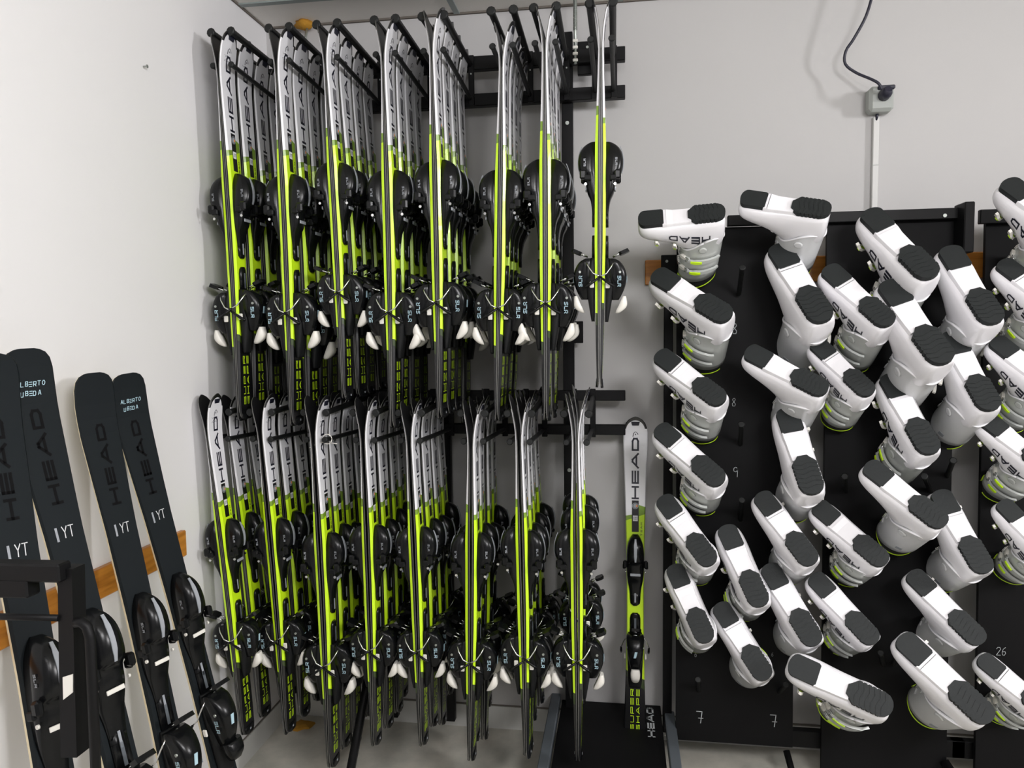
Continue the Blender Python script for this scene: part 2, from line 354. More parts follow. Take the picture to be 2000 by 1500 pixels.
def make_bindings(root, xs, zt, zh, k=1.0, big=False):
    # zt: lower end of toe unit, zh: lever tip of heel unit; measured on the ski's own length
    X = xs
    t = MB(); Z = lambda a: zt+a*k
    loftz(t, [(Z(.0), .008, .020), (Z(.03), .011, .023), (Z(.055), .016, .028), (Z(.075), .025, .031), (Z(.10), .030*k, .033), (Z(.128), .034*k, .034), (Z(.142), .050*k, .034), (Z(.170), .056*k, .033), (Z(.200), .053*k, .030), (Z(.222), .042*k, .023), (Z(.236), .026, .015), (Z(.242), .012, .010)], X, M['plastic'])
    for sy in (-1, 1):
        t.box((X+.038*k, sy*.040, Z(.130)), (.022, .016, .030), M['plastic'], bev=.005); t.box((X+.024*k, sy*.044, Z(.120)), (.022, .010, .018), M['plastic2'], bev=.003)
        t.tube([(X+.030, sy*.035, Z(.10)), (X+.030, sy*.0395, Z(.10))], .0045, M['chrome'] if not big else M['cream'], 8)
    t.box((X+.030*k, 0, Z(.088)), (.004, .040, .010), M['silver'] if not big else M['cream'], bev=.001)
    d = t; fs = lambda u, v, o: (X+.0572*k+o-abs(u-Z(.175))*abs(u-Z(.175))*4.4, v, u)
    d.patch(fs, Z(.14), Z(.228), -.0055, .0055, .0012, M['silver'], nu=8, nv=1, round_=.6); pass
    for sy in (-1, 1):
        sf = lambda u, v, o, sy=sy: (X+.018*k+v, sy*(.0365+o), u)
        text(d, 'SLR', (lambda u, v, o, sy=sy: (X+(.030+v)*k, sy*(.0335+o), Z(.172)+sy*(u-.014)+.0)), 0, 0, .007, .007, .002, .0016, M['silver'])
    t.build('toe_binding', root)
    tr = MB()
    tr.loft([[(X+h, y*s_, z) for y, h in ((-.021, 0), (-.019, .006), (-.008, .009), (.008, .009), (.019, .006), (.021, 0))] for z, s_ in ((Z(-.035), .45), (Z(-.027), .9), (Z(-.01), 1), (Z(.03), 1))], M['plastic'])
    tr.box((X+.0095, 0, Z(-.004)), (.001, .006, .036), M['silver'])
    tr.loft([[(X+h, y*s_, z) for y, h in ((-.021, 0), (-.019, .006), (-.008, .009), (.008, .009), (.019, .006), (.021, 0))] for z, s_ in ((zh+.16*k, 1), (zh+.218*k, 1), (zh+.232*k, .85), (zh+.240*k, .45))], M['plastic'])
    tr.box((X+.0095, 0, zh+.195*k), (.001, .008, .05), M['grey'])
    tr.build('binding_track', root)
    Zh = lambda a: zh+a*k
    h = MB()
    loftz(h, [(Zh(-.045), .010, .022), (Zh(-.02), .014, .026), (Zh(.03), .022, .028), (Zh(.08), .028, .030), (Zh(.13), .026, .030), (Zh(.165), .014, .026)], X, M['plastic2'])
    loftz(h, [(Zh(.028), .030*k, .014), (Zh(.045), .040*k, .020), (Zh(.075), .052*k, .027), (Zh(.105), .056*k, .031), (Zh(.13), .050*k, .033), (Zh(.152), .036*k, .034), (Zh(.163), .018, .030)], X+.014*k, M['plastic'], top=.9)
    for sy in (-1, 1): h.tube([(X+.048*k, sy*.026, Zh(.118)), (X+.048*k, sy*.0335, Zh(.118))], .0042, M['galv'], 8)
    d = h
    for sy in (-1, 1): text(d, 'SLR', (lambda u, v, o, sy=sy: (X+(.040+v)*k, sy*(.0318+o), Zh(.088)+sy*(u-.018))), 0, 0, .0105, .012, .002, .0022, M['blue'])
    d.prism([(Zh(.085), -.007), (Zh(.085), .002), (Zh(.108), .008), (Zh(.108), -.002)], lambda a, b_, t_: (X+t_, b_, a), .070*k, .0712*k, M['blue'])
    ho = h.build('heel_binding', root)
    if not big:
        lv = MB(); LT = [(-.016, .034, .008, .006), (-.011, .035, .018, .012), (.000, .040, .026, .016), (.012, .046, .026, .018), (.026, .052, .019, .018), (.040, .058, .010, .015)]
        rr_ = []
        for i in range(16):
            z_, x_, h_, w_ = catmull(LT, i/3); rr_.append(sec(X+x_*k, h_, w_, Zh(z_), .9))
        lv.loft(rr_, M['cream'], True, True)
        lv.build('heel_lever', ho)
    else:
        lv = MB(); loftz(lv, [(Zh(-.006), .016*k, .016), (Zh(.014), .026*k, .026), (Zh(.040), .02*k, .028)], X+.040*k, M['plastic'], top=1); lv.build('heel_lever', ho)
    br = MB()
    for sy in (-1, 1):
        br.tube([(X+.030, sy*.030, Zh(.155)), (X+.020, sy*.044, Zh(.135)), (X+.004, sy*.052, Zh(.112)), (X-.020, sy*.053, Zh(.100))], .0022, M['chrome'], 6)
        br.tube([(X-.017, sy*.054, Zh(.101)), (X-.052, sy*.054, Zh(.076)), (X-.066, sy*.054, Zh(.068))], .004, M['plastic'], 6, rr=[.0035, .005, .0045])
        br.box((X+.008, sy*.040, Zh(.075)), (.014, .006, .020), M['cream'], bev=.002)
    br.tube([(X+.030, .030, Zh(.155)), (X+.034, 0, Zh(.162)), (X+.030, -.030, Zh(.155))], .0022, M['chrome'], 6)
    br.build('ski_brake', root)
    pd = MB(); o1 = Vector((X+.024, 0, Zh(.170))); o2 = Vector((X+.070*k, 0, Zh(.190))); dd = (o2-o1)
    for y in (-.012, .012): pd.tube([o1+Vector((0, y, 0)), o1+dd*.6+Vector((0, y*1.2, 0))], .0022, M['chrome'], 6)
    pd.loft([[tuple(o1+dd*s_+Vector((-.006*a, w_*b_, .010*a))) for a, b_ in ((-.5, -1), (-.5, 1), (.5, 1), (.5, -1))] for s_, w_ in ((.45, .016), (.6, .022), (1.0, .022), (1.12, .014))], M['plastic'], smooth=False)
    pd.build('brake_pedal', root)
def surf_ski(L):
    return lambda u, v, o: (skilift(u, L)+skithick(u, L)+.0003+o, -v, u)        # text along +z, letters rise towards -y
def make_ski(scribble):
    root = empty('ski', 'x', 'ski')
    mb = MB(); ski_body(mb, PROF, L0, M['topsheet'], M['topsheet'], M['skibase'], M['edge'])
    sf = surf_ski(L0)
    text(mb, 'HEAD', sf, .943, -.0140, .052, .0285, .0085, .0070, M['ink'], bold=True)
    text(mb, 'SUPER', sf, .045, .0045, .026, .0130, .008, .0022, M['neon'], .0003)
    text(mb, 'SHAPE', sf, .045, -.0180, .026, .0130, .008, .0022, M['neon'], .0003)
    text(mb, 'TEAM', sf, .800, -.027, .0100, .0065, .004, .0014, M['ink'])
    mb.box((skithick(.865)+.0004, 0, .868), (.0008, .019, .022), M['skiwhite']); 
    text(mb, '127', lambda u, v, o: (skithick(.868)+.0012+o, u, v), -.0075, .863, .004, .010, .0014, .0011, M['ink'])
    # round badge on the black bar
    cz = .917; ring = [(math.cos(a*math.pi/12), math.sin(a*math.pi/12)) for a in range(24)]; o = lambda z: skilift(z)+skithick(z)+.0008
    mb.add([(o(cz), y*r_, cz+z*r_) for r_ in (.0125, .0103) for y, z in ring], [(i, (i+1) % 24, 24+(i+1) % 24, 24+i) for i in range(24)], M['silver'])
    mb.add([(o(cz), y*.0085, cz+z*.0085) for y, z in ring], [tuple(range(24))], M['silver']); mb.box((o(cz)+.0002, .006, cz), (.0006, .005, .008), M['orange'])
    # head mark and guard notch by the tip
    mk = [(-.010, 1.190), (-.008, 1.203), (0, 1.211), (.008, 1.204), (.010, 1.199)]
    for (y0, z0), (y1, z1) in zip(mk, mk[1:]):
        for f_ in (0,): mb.add([(o(z0), y0-.0016, z0), (o(z0), y0+.0016, z0), (o(z1), y1+.0016, z1), (o(z1), y1-.0016, z1)], [(0, 1, 2, 3)], M['ink'])
    mb.add([(o(1.199), -.002, 1.197), (o(1.199), .002, 1.197), (o(1.2), .002, 1.202), (o(1.2), -.002, 1.202)], [(0, 1, 2, 3)], M['ink'])
    mb.prism([(-.013, 1.2345), (.013, 1.2345), (.017, 1.250), (-.017, 1.250)], lambda a, b_, t_: (skilift(b_)+.004+t_, a, b_), 0, .0035, M['ink'])
    if scribble:                      # illegible pen marks
        for row, (zz, n_) in enumerate(((1.182, 9), (1.168, 11))):
            pl = [(-.026+.0032*i, zz+random.uniform(-.004, .004)) for i in range(n_)]
            for (y0, z0), (y1, z1) in zip(pl, pl[1:]): mb.add([(o(z0), y0, z0-.0007), (o(z0), y0, z0+.0007), (o(z1), y1, z1+.0007), (o(z1), y1, z1-.0007)], [(0, 1, 2, 3)], M['ink'])
    mb.build('ski_body', root)
    tl = MB(); tl.loft([[(skilift(z)+h, y*w_, z) for y, h in ((-1, 0), (-.8, .008), (.8, .008), (1, 0))] for z, w_ in ((-.004, .020), (0, .030), (.016, .034), (.026, .030))], M['plastic']); tl.box((skithick(.01)+.006, 0, .012), (.001, .008, .006), M['silver'])
    tl.build('tail_cap', root)
    make_bindings(root, .0165, .565, .262)
    return root
protoA = make_ski(True); protoB = make_ski(False)
ZUP = Vector((0, 0, 1))
ordn = ['leftmost', 'second', 'third', 'fourth', 'fifth', 'sixth', 'seventh', 'eighth']
prn = ['front', 'second', 'third', 'rear']
first = {}
def place_ski(proto, P1, P2, side, label, group, spread=0, swing=0):
    Pt, Pb = Vector(P1), Vector(P2)
    off = Vector((side*.0012, 0, 0)); Pt = Pt+off+Vector((side*spread, 0, 0)); Pb = Pb+off
    z = (Pt-Pb).normalized(); x = Vector((side, 0, 0)); x = (x-z*x.dot(z)).normalized(); y = z.cross(x)
    # optional twist about the ski's own length
    if swing: R_ = Matrix.Rotation(swing, 3, z); x, y = R_ @ x, R_ @ y
    s = (Pt-Pb).length/L0; mw = frame(Pb, x, y, z, s)
    if proto.name not in first:
        first[proto.name] = 1; kidsof(proto); proto.matrix_world = mw; proto['label'] = label; proto['group'] = group; return proto
    return dup(proto, label, group, mw)
upper = [((436, 60), (479, 815), 4), ((549, 52), (580, 825), 4), ((641, 45), (679, 775), 4), ((755, 35), (773, 830), 4), ((848, 20), (864, 815), 4), ((985, 42), (974, 818), 4), ((1066, 10), (1068, 817), 4), ((1175, -2), (1171, 757), 1)]
lower = [((409, 772), (484, 1430), 4), ((514, 772), (567, 1425), 4), ((619, 772), (652, 1490), 4), ((715, 777), (736, 1450), 4), ((803, 780), (828, 1447), 4), ((925, 780), (922, 1478), 4), ((1015, 772), (1030, 1470), 4), ((1125, 772), (1130, 1480), 3)]
COLX = {'u': [], 'l': []}
for tier, cols, yf, dy, tn in (('u', upper, -.50, .108, 'upper'), ('l', lower, -.505, .113, 'lower')):
    for ci, (tp, bt, n) in enumerate(cols):
        YF, DY = (-.575, .128) if (tier == 'l' and ci == 0) else (yf, dy)
        A = at(*tp, YF); Bp = at(*bt, YF)
        COLX[tier].append(A.x)
        for k in range(n):
            rz = random.uniform(-.03, .03) if k else 0; rl = random.choice((0, 0, -.05, .0)) if k else 0
            if tier == 'l' and ci == 7 and k: rl = .13 if k == 1 else .16; rz = 0.02*k
            a = A+Vector((random.uniform(-.004, .004) if k else 0, DY*k, 0)); b_ = Bp+Vector((random.uniform(-.010, .010) if k else 0, DY*k, rl))
            if tier == 'l': a.z = min(a.z+rz*.3, 1.385)
            for side in (-1, 1):
                lab = '%s-hand ski of the %s pair in the %s column of the %s ski tier' % ('left' if side < 0 else 'right', prn[k] if n > 1 else 'only', ordn[ci] if ci != 7 else 'rightmost', tn)
                dz = random.uniform(-.006, .006)
                place_ski(protoA if (k < 2 and ci < 4) else protoB, a+Vector((0, 0, dz)), b_+Vector((0, 0, dz)), side, lab, 'neon and white skis on the %s tier of the ski rack' % tn,
                          spread=(.004 if tier == 'l' and ci else .0), swing=random.uniform(-.05, .05)*(k > 0))
# the single ski standing against the wall
A = at(1241, 814, -.035); Bp = at(1240, 1450, -.19)
z = (A-Bp).normalized(); x = Vector((0, -1, 0)); x = (x-z*x.dot(z)).normalized()
dup(protoB, 'single neon and white ski standing upright against the wall on the black platform', None, frame(Bp, x, z.cross(x), z, (A-Bp).length/L0))
# ------------------------------------------------------------------ ski rack
rack = empty('ski_rack', 'black steel two tier ski rack with rubber pegs on the back wall', 'ski rack')
def part(mb, name, par): return mb.build(name, par)
for z0, z1 in ((2.508, 2.556), (2.38, 2.424), (1.311, 1.348), (1.186, 1.223)):
    b = MB(); b.box(((.035+1.378)/2, -.085, (z0+z1)/2), (1.343, .03, z1-z0), M['black'], bev=.002); part(b, 'rail', rack)
for x, zt_ in ((.70, 2.60), (1.172, 2.63)):
    b = MB(); b.box((x, -.055, (zt_+.05)/2), (.040, .03, zt_-.05), M['black'], bev=.002)
    for zz in (2.31, 1.05): b.tube([(x, -.071, zz), (x, -.076, zz)], .007, M['galv'], 8)
    b.tube([(x, -.101, 2.545), (x, -.104, 2.545)], .007, M['galv'], 8); part(b, 'post', rack)
b = MB(); b.box((1.235, -.06, 2.535), (.05, .02, .115), M['black'], bev=.002); b.tube([(1.245, -.071, 2.57), (1.245, -.075, 2.57)], .005, M['galv'], 8); part(b, 'bracket', rack)
b = MB(); b.box((1.19, -.055, 1.56), (.07, .01, .08), M['black'], bev=.002); b.tube([(1.195, -.061, 1.55), (1.195, -.064, 1.55)], .006, M['galv'], 8); part(b, 'bracket', rack)
for x in (1.140,):
    b = MB(); b.box((1.110, -.40, .135), (.036, .95, .04), M['grey'], bev=.003)
    b.box((1.110, -.80, .058), (.036, .04, .116), M['black'], bev=.003); part(b, 'foot', rack)
b = MB(); q0 = Vector((.47, -.10, .62)); q1 = Vector((.47, -.62, .0)); b.tube([q0, q1], .018, M['black'], 4); part(b, 'brace', rack)
b = MB(); b.box((.47, -.055, .95), (.04, .03, 1.8), M['black'], bev=.002); part(b, 'post', rack)
ux = [.105, .300, .468, .640, .800, .978, 1.139, 1.301]
def peg(par, p, q, r=.0085):
    b = MB(); p, q = Vector(p), Vector(q); d = q-p
    b.tube([p, p+d*.02, q-d*.03, q-d*.012, q], r, M['rubber'], 10, rr=[r*.7, r*.9, r*.9, r*1.25, r*.9]); b.build('peg', par)
for i, x in enumerate(ux):
    x = COLX['u'][i]*.9+at(*upper[i][1], -.5).x*.1
    for sx in (-1, 1):
        b = MB(); b.box((x+sx*.034, -.105, 2.468), (.020, .012, .176), M['black'], bev=.001); b.tube([(x+sx*.034, -.111, 2.49), (x+sx*.034, -.113, 2.49)], .003, M['galv'], 6); part(b, 'peg_plate', rack)
        peg(rack, (x+sx*.031, -.105, 2.405), (x+sx*.031, -.525, 2.425)); peg(rack, (x+sx*.030, -.105, 2.525), (x+sx*.034, -.525, 2.528), .012)
for i in range(8):
    x = COLX['l'][i]+.002
    for sx in (-1, 1):
        b = MB(); b.box((x+sx*.034, -.105, 1.267), (.020, .012, .176), M['black'], bev=.001); part(b, 'peg_plate', rack)
        peg(rack, (max(.02, x+sx*.031), -.105, 1.205), (max(.02, x+sx*.031), -.535, 1.222)); peg(rack, (max(.02, x+sx*.034), -.105, 1.325), (max(.02, x+sx*.038), -.535, 1.310), .0105)
# zip tie on a peg tip
zx = COLX['l'][2]+.035; b = MB()
b.tube([(zx+.016*math.cos(a), -.515, 1.222+.016*math.sin(a)) for a in [k*math.pi/8 for k in range(17)]], .0014, M['cream'], 6)
b.tube([(zx-.012, -.515, 1.212), (zx-.03, -.53, 1.208), (zx-.055, -.53, 1.195)], .0014, M['cream'], 6); b.tube([(zx+.01, -.515, 1.21), (zx+.035, -.52, 1.208)], .0014, M['cream'], 6)
tag(b.build('cable_tie'), 'loose pale plastic cable tie looped round a lower peg tip', 'cable tie')
# platform under the standing ski
pf = empty('display_platform', 'low black platform with HEAD lettering under the standing ski', 'platform')
b = MB(); b.box((1.322, -.46, .125), (.375, .90, .024), M['board'], bev=.002); b.build('deck', pf)
dq = ray(1273, 1440); q = CP+dq*((.1375-CP.z)/dq.z); b = MB(); text(b, 'HEAD', lambda u, v, o: (q.x-v, q.y+u, .1375+o), 0, -.013, .045, .026, .006, .0065, M['chalk'], bold=True); b.build('lettering', pf)
for sx in (-1, 1):
    b = MB(); b.box((1.322+sx*.16, -.45, .0565), (.03, .84, .113), M['black']); b.build('skirt', pf)
# ------------------------------------------------------------------ boot racks
def board(root, x0, x1, z0, z1, y0, y1):            # y0 at bottom, y1 at top
    b = MB(); fn = lambda a, z, t: (a, y0+(y1-y0)*(z-z0)/(z1-z0)+t, z)
    b.prism([(x0, z0), (x1, z0), (x1, z1), (x0, z1)], fn, 0, .016, M['board']); b.build('back_panel', root); return fn
BY0, BY1 = -.20, -.15
br1 = empty('boot_rack', 'black boot rack of two peg panels right of the standing ski', 'boot rack')
pA = at(1320, 1440, BY0); pB = at(1548, 1460, BY0); fA = board(br1, pA.x, pB.x, pB.z, at(1545, 440, BY1).z, BY0, BY1)
pC = at(1604, 1500, BY0); pD = at(1855, 890, BY0); zt2 = at(1740, 430, BY1).z
fB = board(br1, pC.x, 2.448, .02, zt2, BY0, BY1)
b = MB(); b.box(((1.72+2.462)/2, BY1-.015, zt2+.012), (.742, .03, .035), M['black'], bev=.002); b.tube([(2.40, BY1-.031, zt2+.005), (2.40, BY1-.034, zt2+.005)], .006, M['galv'], 8); b.build('beam', br1)
b = MB(); b.box(((1.56+2.52)/2, BY0+.05, .125), (.96, .03, .06), M['black'], bev=.002); b.build('beam', br1)
b = MB(); pz = at(1302, 470, -.10); b.box((1.530, -.085, .95), (.032, .03, 1.74), M['black'], bev=.002); b.build('post', br1)
b = MB(); b.box((1.545, -.108, 1.765), (.085, .012, .125), M['black'], bev=.002)
for xx in (1.522, 1.572): b.tube([(xx, -.114, 1.805), (xx, -.118, 1.805)], .005, M['galv'], 8)
b.build('bracket', br1)
b = MB(); b.box((1.538, -.48, .135), (.036, .80, .04), M['grey'], bev=.003); b.box((1.538, -.86, .058), (.036, .04, .116), M['black'], bev=.003); b.build('foot', br1)
b = MB(); b.box((2.455, BY1-.04, zt2-.04), (.03, .08, .16), M['black'], bev=.003); b.build('bracket', br1)
b = MB(); b.tube([(1.93, -.20, .10), (1.95, -.30, .0)], .012, M['black'], 6); b.build('foot', br1)
b = MB(); b.tube([(2.44, -.20, .10), (2.50, -.34, .0)], .016, M['black'], 6); b.build('foot', br1)
br2 = empty('boot_rack', 'black boot rack with one peg panel at the right edge', 'boot rack')
xC = at(1925, 900, BY0).x; fC = board(br2, xC, xC+.5, .03, at(1970, 428, BY1).z, BY0, BY1)
zc = at(1950, 426, -.13).z
b = MB(); b.box((at(1912, 426, -.17).x+.30, -.17, zc), (.60, .02, .045), M['black'], bev=.002); b.tube([(at(1955, 426, -.17).x, -.181, zc), (at(1955, 426, -.17).x, -.184, zc)], .006, M['galv'], 8); b.build('beam', br2)
b = MB(); b.box((xC+.22, BY0+.05, .125), (.56, .03, .06), M['black'], bev=.002); b.build('beam', br2)
def chalk(txt, px, py, h, root):
    p = at(px, py, -.178); Y = BY0+(BY1-BY0)*(p.z-.08)/1.85-.0012
    b = MB(); text(b, txt, lambda u, v, o: (p.x+u, Y-o, p.z+v), -.5*h*len(txt)*.5, -h/2, h*.5, h, h*.1, h*.055, M['chalk'], t=.0004); b.build('chalk_number', root)
for t_, px, py, h in (('8', 1436, 642, .036), ('8', 1434, 786, .028), ('9', 1437, 922, .036), ('6', 1358, 1275, .018), ('6', 1507, 1275, .014), ('z', 1365, 1395, .044), ('z', 1508, 1402, .044)): chalk(t_, px, py, h, br1)
chalk('26', 1951, 1269, .028, br2)
# ------------------------------------------------------------------ ski boots
RT = [(0, 0), (.5, 0), (.74, .02), (.88, .10), (.97, .25), (1, .42), (.96, .60), (.84, .77), (.62, .91), (.33, .985), (0, 1)]
RT = RT+[(-a, b_) for a, b_ in RT[-2:0:-1]]; NR = len(RT)
SH = [(-.062, .030, .085, .020), (-.060, .018, .110, .031), (-.052, .013, .140, .041), (-.030, .012, .175, .048), (.0, .012, .185, .0505), (.035, .014, .178, .0505), (.07, .014, .152, .050), (.105, .014, .122, .050), (.14, .013, .100, .051), (.175, .012, .086, .050), (.20, .012, .077, .046), (.215, .013, .070, .039), (.224, .017, .060, .030), (.228, .026, .050, .018)]
def shell_pt(y, t, o=0.0):        # t: position round the section (0 bottom, 5 widest outer, 10 top)
    for i in range(len(SH)-1):
        if y <= SH[i+1][0] or i == len(SH)-2:
            f = (y-SH[i][0])/(SH[i+1][0]-SH[i][0]); _, z0, z1, w_ = catmull(SH, i+max(0, min(1, f))); break
    i = int(math.floor(t)) % NR; f = t-math.floor(t); a, b_ = RT[i], RT[(i+1) % NR]
    u, v = a[0]+(b_[0]-a[0])*f, a[1]+(b_[1]-a[1])*f
    tl = math.hypot(b_[0]-a[0], (b_[1]-a[1])*1.5) or 1; nx, nz = (b_[1]-a[1])*1.5/tl, -(b_[0]-a[0])/tl
    return (u*w_+nx*o, y, z0+v*(z1-z0)+nz*o)
def cuff_pt(phi, z, o=0.0):       # phi 0 = outer side, 90 = front
    a = math.radians(phi); k = (z-.09)/.21; cy = .010+.018*k; rx = .056+.005*k; ry = .071-.001*k
    if math.sin(a) < 0: ry += .002
    return ((rx+o)*math.cos(a), cy+(ry+o)*math.sin(a), z)
def cuff_low(phi):
    a = math.radians(phi); s = math.sin(a); c = abs(math.cos(a))
    return .112+.040*max(0, s)**1.5-.024*c**3*(1)-.012*max(0, -s)+.010*math.sin(3*a)
def make_boot(sgn):
    root = empty('ski_boot', 'x', 'ski boot'); X = lambda p: (p[0]*sgn, p[1], p[2])
    mb = MB(); rings = []; K = 44
    for i in range(K+1):
        y, z0, z1, w_ = catmull(SH, i*(len(SH)-1)/K); rings.append([X((a*w_, y, z0+b_*(z1-z0))) for a, b_ in RT])
    mb.loft(rings, M['white'])
    # raised instep overlap and toe ridge
    mb.patch(lambda u, v, o: X(shell_pt(u, v, o)), .03, .15, 8.2, 11.2, .003, M['white'], 10, 5)
    if sgn > 0: tf = lambda u, v, o: X(shell_pt(u, 4.25+v/.0135, o+.0006))
    else: tf = lambda u, v, o: X(shell_pt(.115-u, 4.25+v/.0135, o+.0006))
    text(mb, 'HEAD', tf, -.012, 0, .029, .0180, .0055, .0044, M['ink'], t=.0006, bold=True)
    mb.build('shell', root)
    sh = MB(); sh.loft([[X(p) for p in ((-w_, y, .003+h), (-w_*.96, y, 0+h), (w_*.96, y, 0+h), (w_, y, .003+h), (w_*1.08, y, .018), (-w_*1.08, y, .018))] for y, w_, h in ((.050, .030, .003), (.075, .031, .004), (.11, .032, .004), (.130, .034, .001), (.145, .034, .001))], M['shank'], smooth=False)
    sh.box((0, .133, .0025), (.066, .004, .003), M['white'], bev=.001); sh.build('arch', root)
    cu = MB(); n = 48; zt = .298; outr = []
    for j in range(9):
        t_ = j/8; outr.append([X(cuff_pt(360*i/n, cuff_low(360*i/n)*(1-t_)+(zt+.012*math.sin(math.radians(360*i/n*1.0)))*t_, .0)) for i in range(n)])
    inn = [[X(cuff_pt(360*i/n, cuff_low(360*i/n), -.004)) for i in range(n)]]
    top = [[X(cuff_pt(360*i/n, zt+.012*math.sin(math.radians(360*i/n)), -.004)) for i in range(n)], [X(cuff_pt(360*i/n, .20, -.005)) for i in range(n)]]
    rim = [[X(cuff_pt(360*i/n, cuff_low(360*i/n)+.002, .0025)) for i in range(n)], [X(cuff_pt(360*i/n, cuff_low(360*i/n)+.008, .0022)) for i in range(n)]]
    cm = M['cuffclear'] if sgn > 0 else M['cuffm']
    cu.loft(inn+[outr[0]]+rim+outr[1:]+top, cm, cap=False)
    cu.tube([X(cuff_pt(360*i/n, cuff_low(360*i/n)+.002, .0015)) for i in range(n+1)], .0028, M['white'], 6)
    for ph in (0, 180):      # pivot discs
        c0 = Vector(cuff_pt(ph, .128, 0)); c1 = Vector(cuff_pt(ph, .128, .004)); cu.tube([X(c0), X(c0.lerp(c1, .7)), X(c1)], .013, cm, 16, rr=[.015, .014, .010])
    cu.patch(lambda u, v, o: X(cuff_pt(u, v, o)), 196, 212, .245, .262, .0012, M['silver'], 3, 1)
    cu.build('cuff', root)
    li = MB(); li.loft([[X(cuff_pt(360*i/n, z_+k*.010*math.sin(math.radians(360*i/n*2+40)), o)) for i in range(n)] for z_, o, k in ((.20, -.006, 0), (.29, -.0055, 0), (.32, -.004, .5), (.333, -.006, 1), (.335, -.012, 1), (.30, -.017, 0), (.22, -.02, 0))], M['liner'], cap=False)
    lo = li.build('liner', root)
    tr = MB(); tr.tube([X(cuff_pt(360*i/n, .332+.010*math.sin(math.radians(360*i/n*2+40)), -.0055)) for i in range(n+1)], .0024, M['neon'], 6); tr.build('liner_trim', lo)
    lt = MB(); lt.patch(lambda u, v, o: X(cuff_pt(u, v, o)), 62, 84, .305, .322, .002, M['neon'], 3, 1, t0=-.008); lt.build('liner_tab', lo)
    # sole plates
    so = MB(); pts = [(-.033, .147), (-.0335, .205)]+[(-.0335+.0335*(1-math.cos(a)), .205+.021*math.sin(a)) for a in [k*math.pi/2/5 for k in range(1, 6)]]
    pts += [(-a, b_) for a, b_ in pts[-2::-1]]; pts[0:0] = []; pts = [(-.028, .141)]+pts+[(.028, .141)]
    so.prism(pts, lambda a, b_, t_: X((a, b_, t_)), -.003, .013, M['sole'])
    for a, b_ in ((-.025, .150), (.025, .150), (.02, .212)): so.tube([X((a, b_, -.0005)), X((a, b_, -.0038))], .0028, M['sole'], 8)
    so.build('toe_sole', root)
    he = MB(); right = [(.014, .060), (.020, .052), (.0305, .042)]
    for k in range(6): yb = .036-k*.0125; right += [(.0355, yb), (.0355, yb-.008), (.0335, yb-.009), (.0335, yb-.0115)]
    right += [(.033, -.040), (.028, -.051), (.018, -.059), (.006, -.0625)]
    he.prism(right+[(-a, b_) for a, b_ in right[::-1]], lambda a, b_, t_: X((a, b_, t_)), -.003, .013, M['sole'])
    for k in range(6):
        yb = .038-k*.0145; he.prism([(-.031, yb), (-.012, yb-.006), (.012, yb+.001), (.031, yb-.004), (.031, yb-.007), (.012, yb-.002), (-.012, yb-.009), (-.031, yb-.003)], lambda a, b_, t_: X((a, b_, t_)), -.0042, -.0025, M['sole'])
    he.build('heel_sole', root)
    # buckles: two on the foot, two on the cuff
    S = lambda u, v, o: X(shell_pt(v, u, o)); Cf = lambda u, v, o: X(cuff_pt(u, v, o))
    for yb, lz in ((.168, 7.0), (.108, 7.2)):
        k = MB(); k.patch(S, 8.0, 11.6, yb-.007, yb+.007, .005, M['white'], 8, 1, round_=.6)
        k.patch(S, lz-1.2, lz+1.8, yb-.0085, yb+.0085, .016, M['cream'], 6, 2, t0=.007, round_=.5); k.patch(S, lz+.1, lz+1.3, yb-.0045, yb+.0045, .019, M['neon'], 3, 1, t0=.010); k.build('buckle', root)
    for zb in (.178, .235):
        k = MB(); k.patch(Cf, 34, 118, zb-.006, zb+.006, .004, cm, 12, 1)
        k.patch(Cf, 44, 66, zb-.008, zb+.006, .010, M['cream'], 4, 1, t0=.0, round_=.5); 
        for q_ in range(7): k.patch(Cf, 70+q_*5, 72.5+q_*5, zb-.007, zb+.007, .0075, M['chrome'], 1, 1)
        k.patch(Cf, -48, 34, zb-.009, zb+.007, .014, cm if sgn > 0 else M['cream'], 12, 2, t0=.006, round_=.5); k.patch(Cf, 0, 26, zb-.007, zb+.005, .0175, M['neon'], 5, 1, t0=.010, round_=.7)
        k.tube([Cf(28, zb+.008, .010), Cf(44, zb+.008, .009)], .0018, M['chrome'], 5); k.tube([Cf(28, zb-.010, .010), Cf(44, zb-.010, .009)], .0018, M['chrome'], 5); k.build('buckle', root)
    k = MB(); k.patch(Cf, -98, -82, .06, .085, .001, M['neon'], 3, 1); 
    return root
bootR = make_boot(1); bootL = make_boot(-1)
U0 = Vector((.08, .83, -.55)).normalized()
firstb = {}
LEAN = {}
def place_boot(kind, tx, ty, hx, hy, label, yh=-.425, grp='white ski boots hanging sole outwards on the boot racks', pegto=None):
    Hh = at(hx, hy, yh); d = ray(tx, ty); T = CP+d*((Hh-CP).dot(U0)/d.dot(U0)); y = (T-Hh); s = y.length/.183; y.normalize()
    z = U0; x = y.cross(z); mw = frame(Hh, x, y, z, s); pr = bootR if kind == 'R' else bootL
    # the peg this boot hangs on
    k0 = mw @ Vector((0, .05, .20)); dirp = (-U0); t_ = (fBack(k0)-k0.y)/U0.y; base = k0+U0*t_
    par = br1 if hx < 1915 else br2
    peg(par, base, k0, .0085)
    if kind not in firstb:
        firstb[kind] = 1; kidsof(pr); pr.matrix_world = mw; pr['label'] = label; pr['group'] = grp; return pr
    return dup(pr, label, grp, mw)
def fBack(p): return BY0+(BY1-BY0)*(p.z-.08)/1.85
O = 'white boot, buckle side out, '
I_ = 'white boot, smooth side out, '
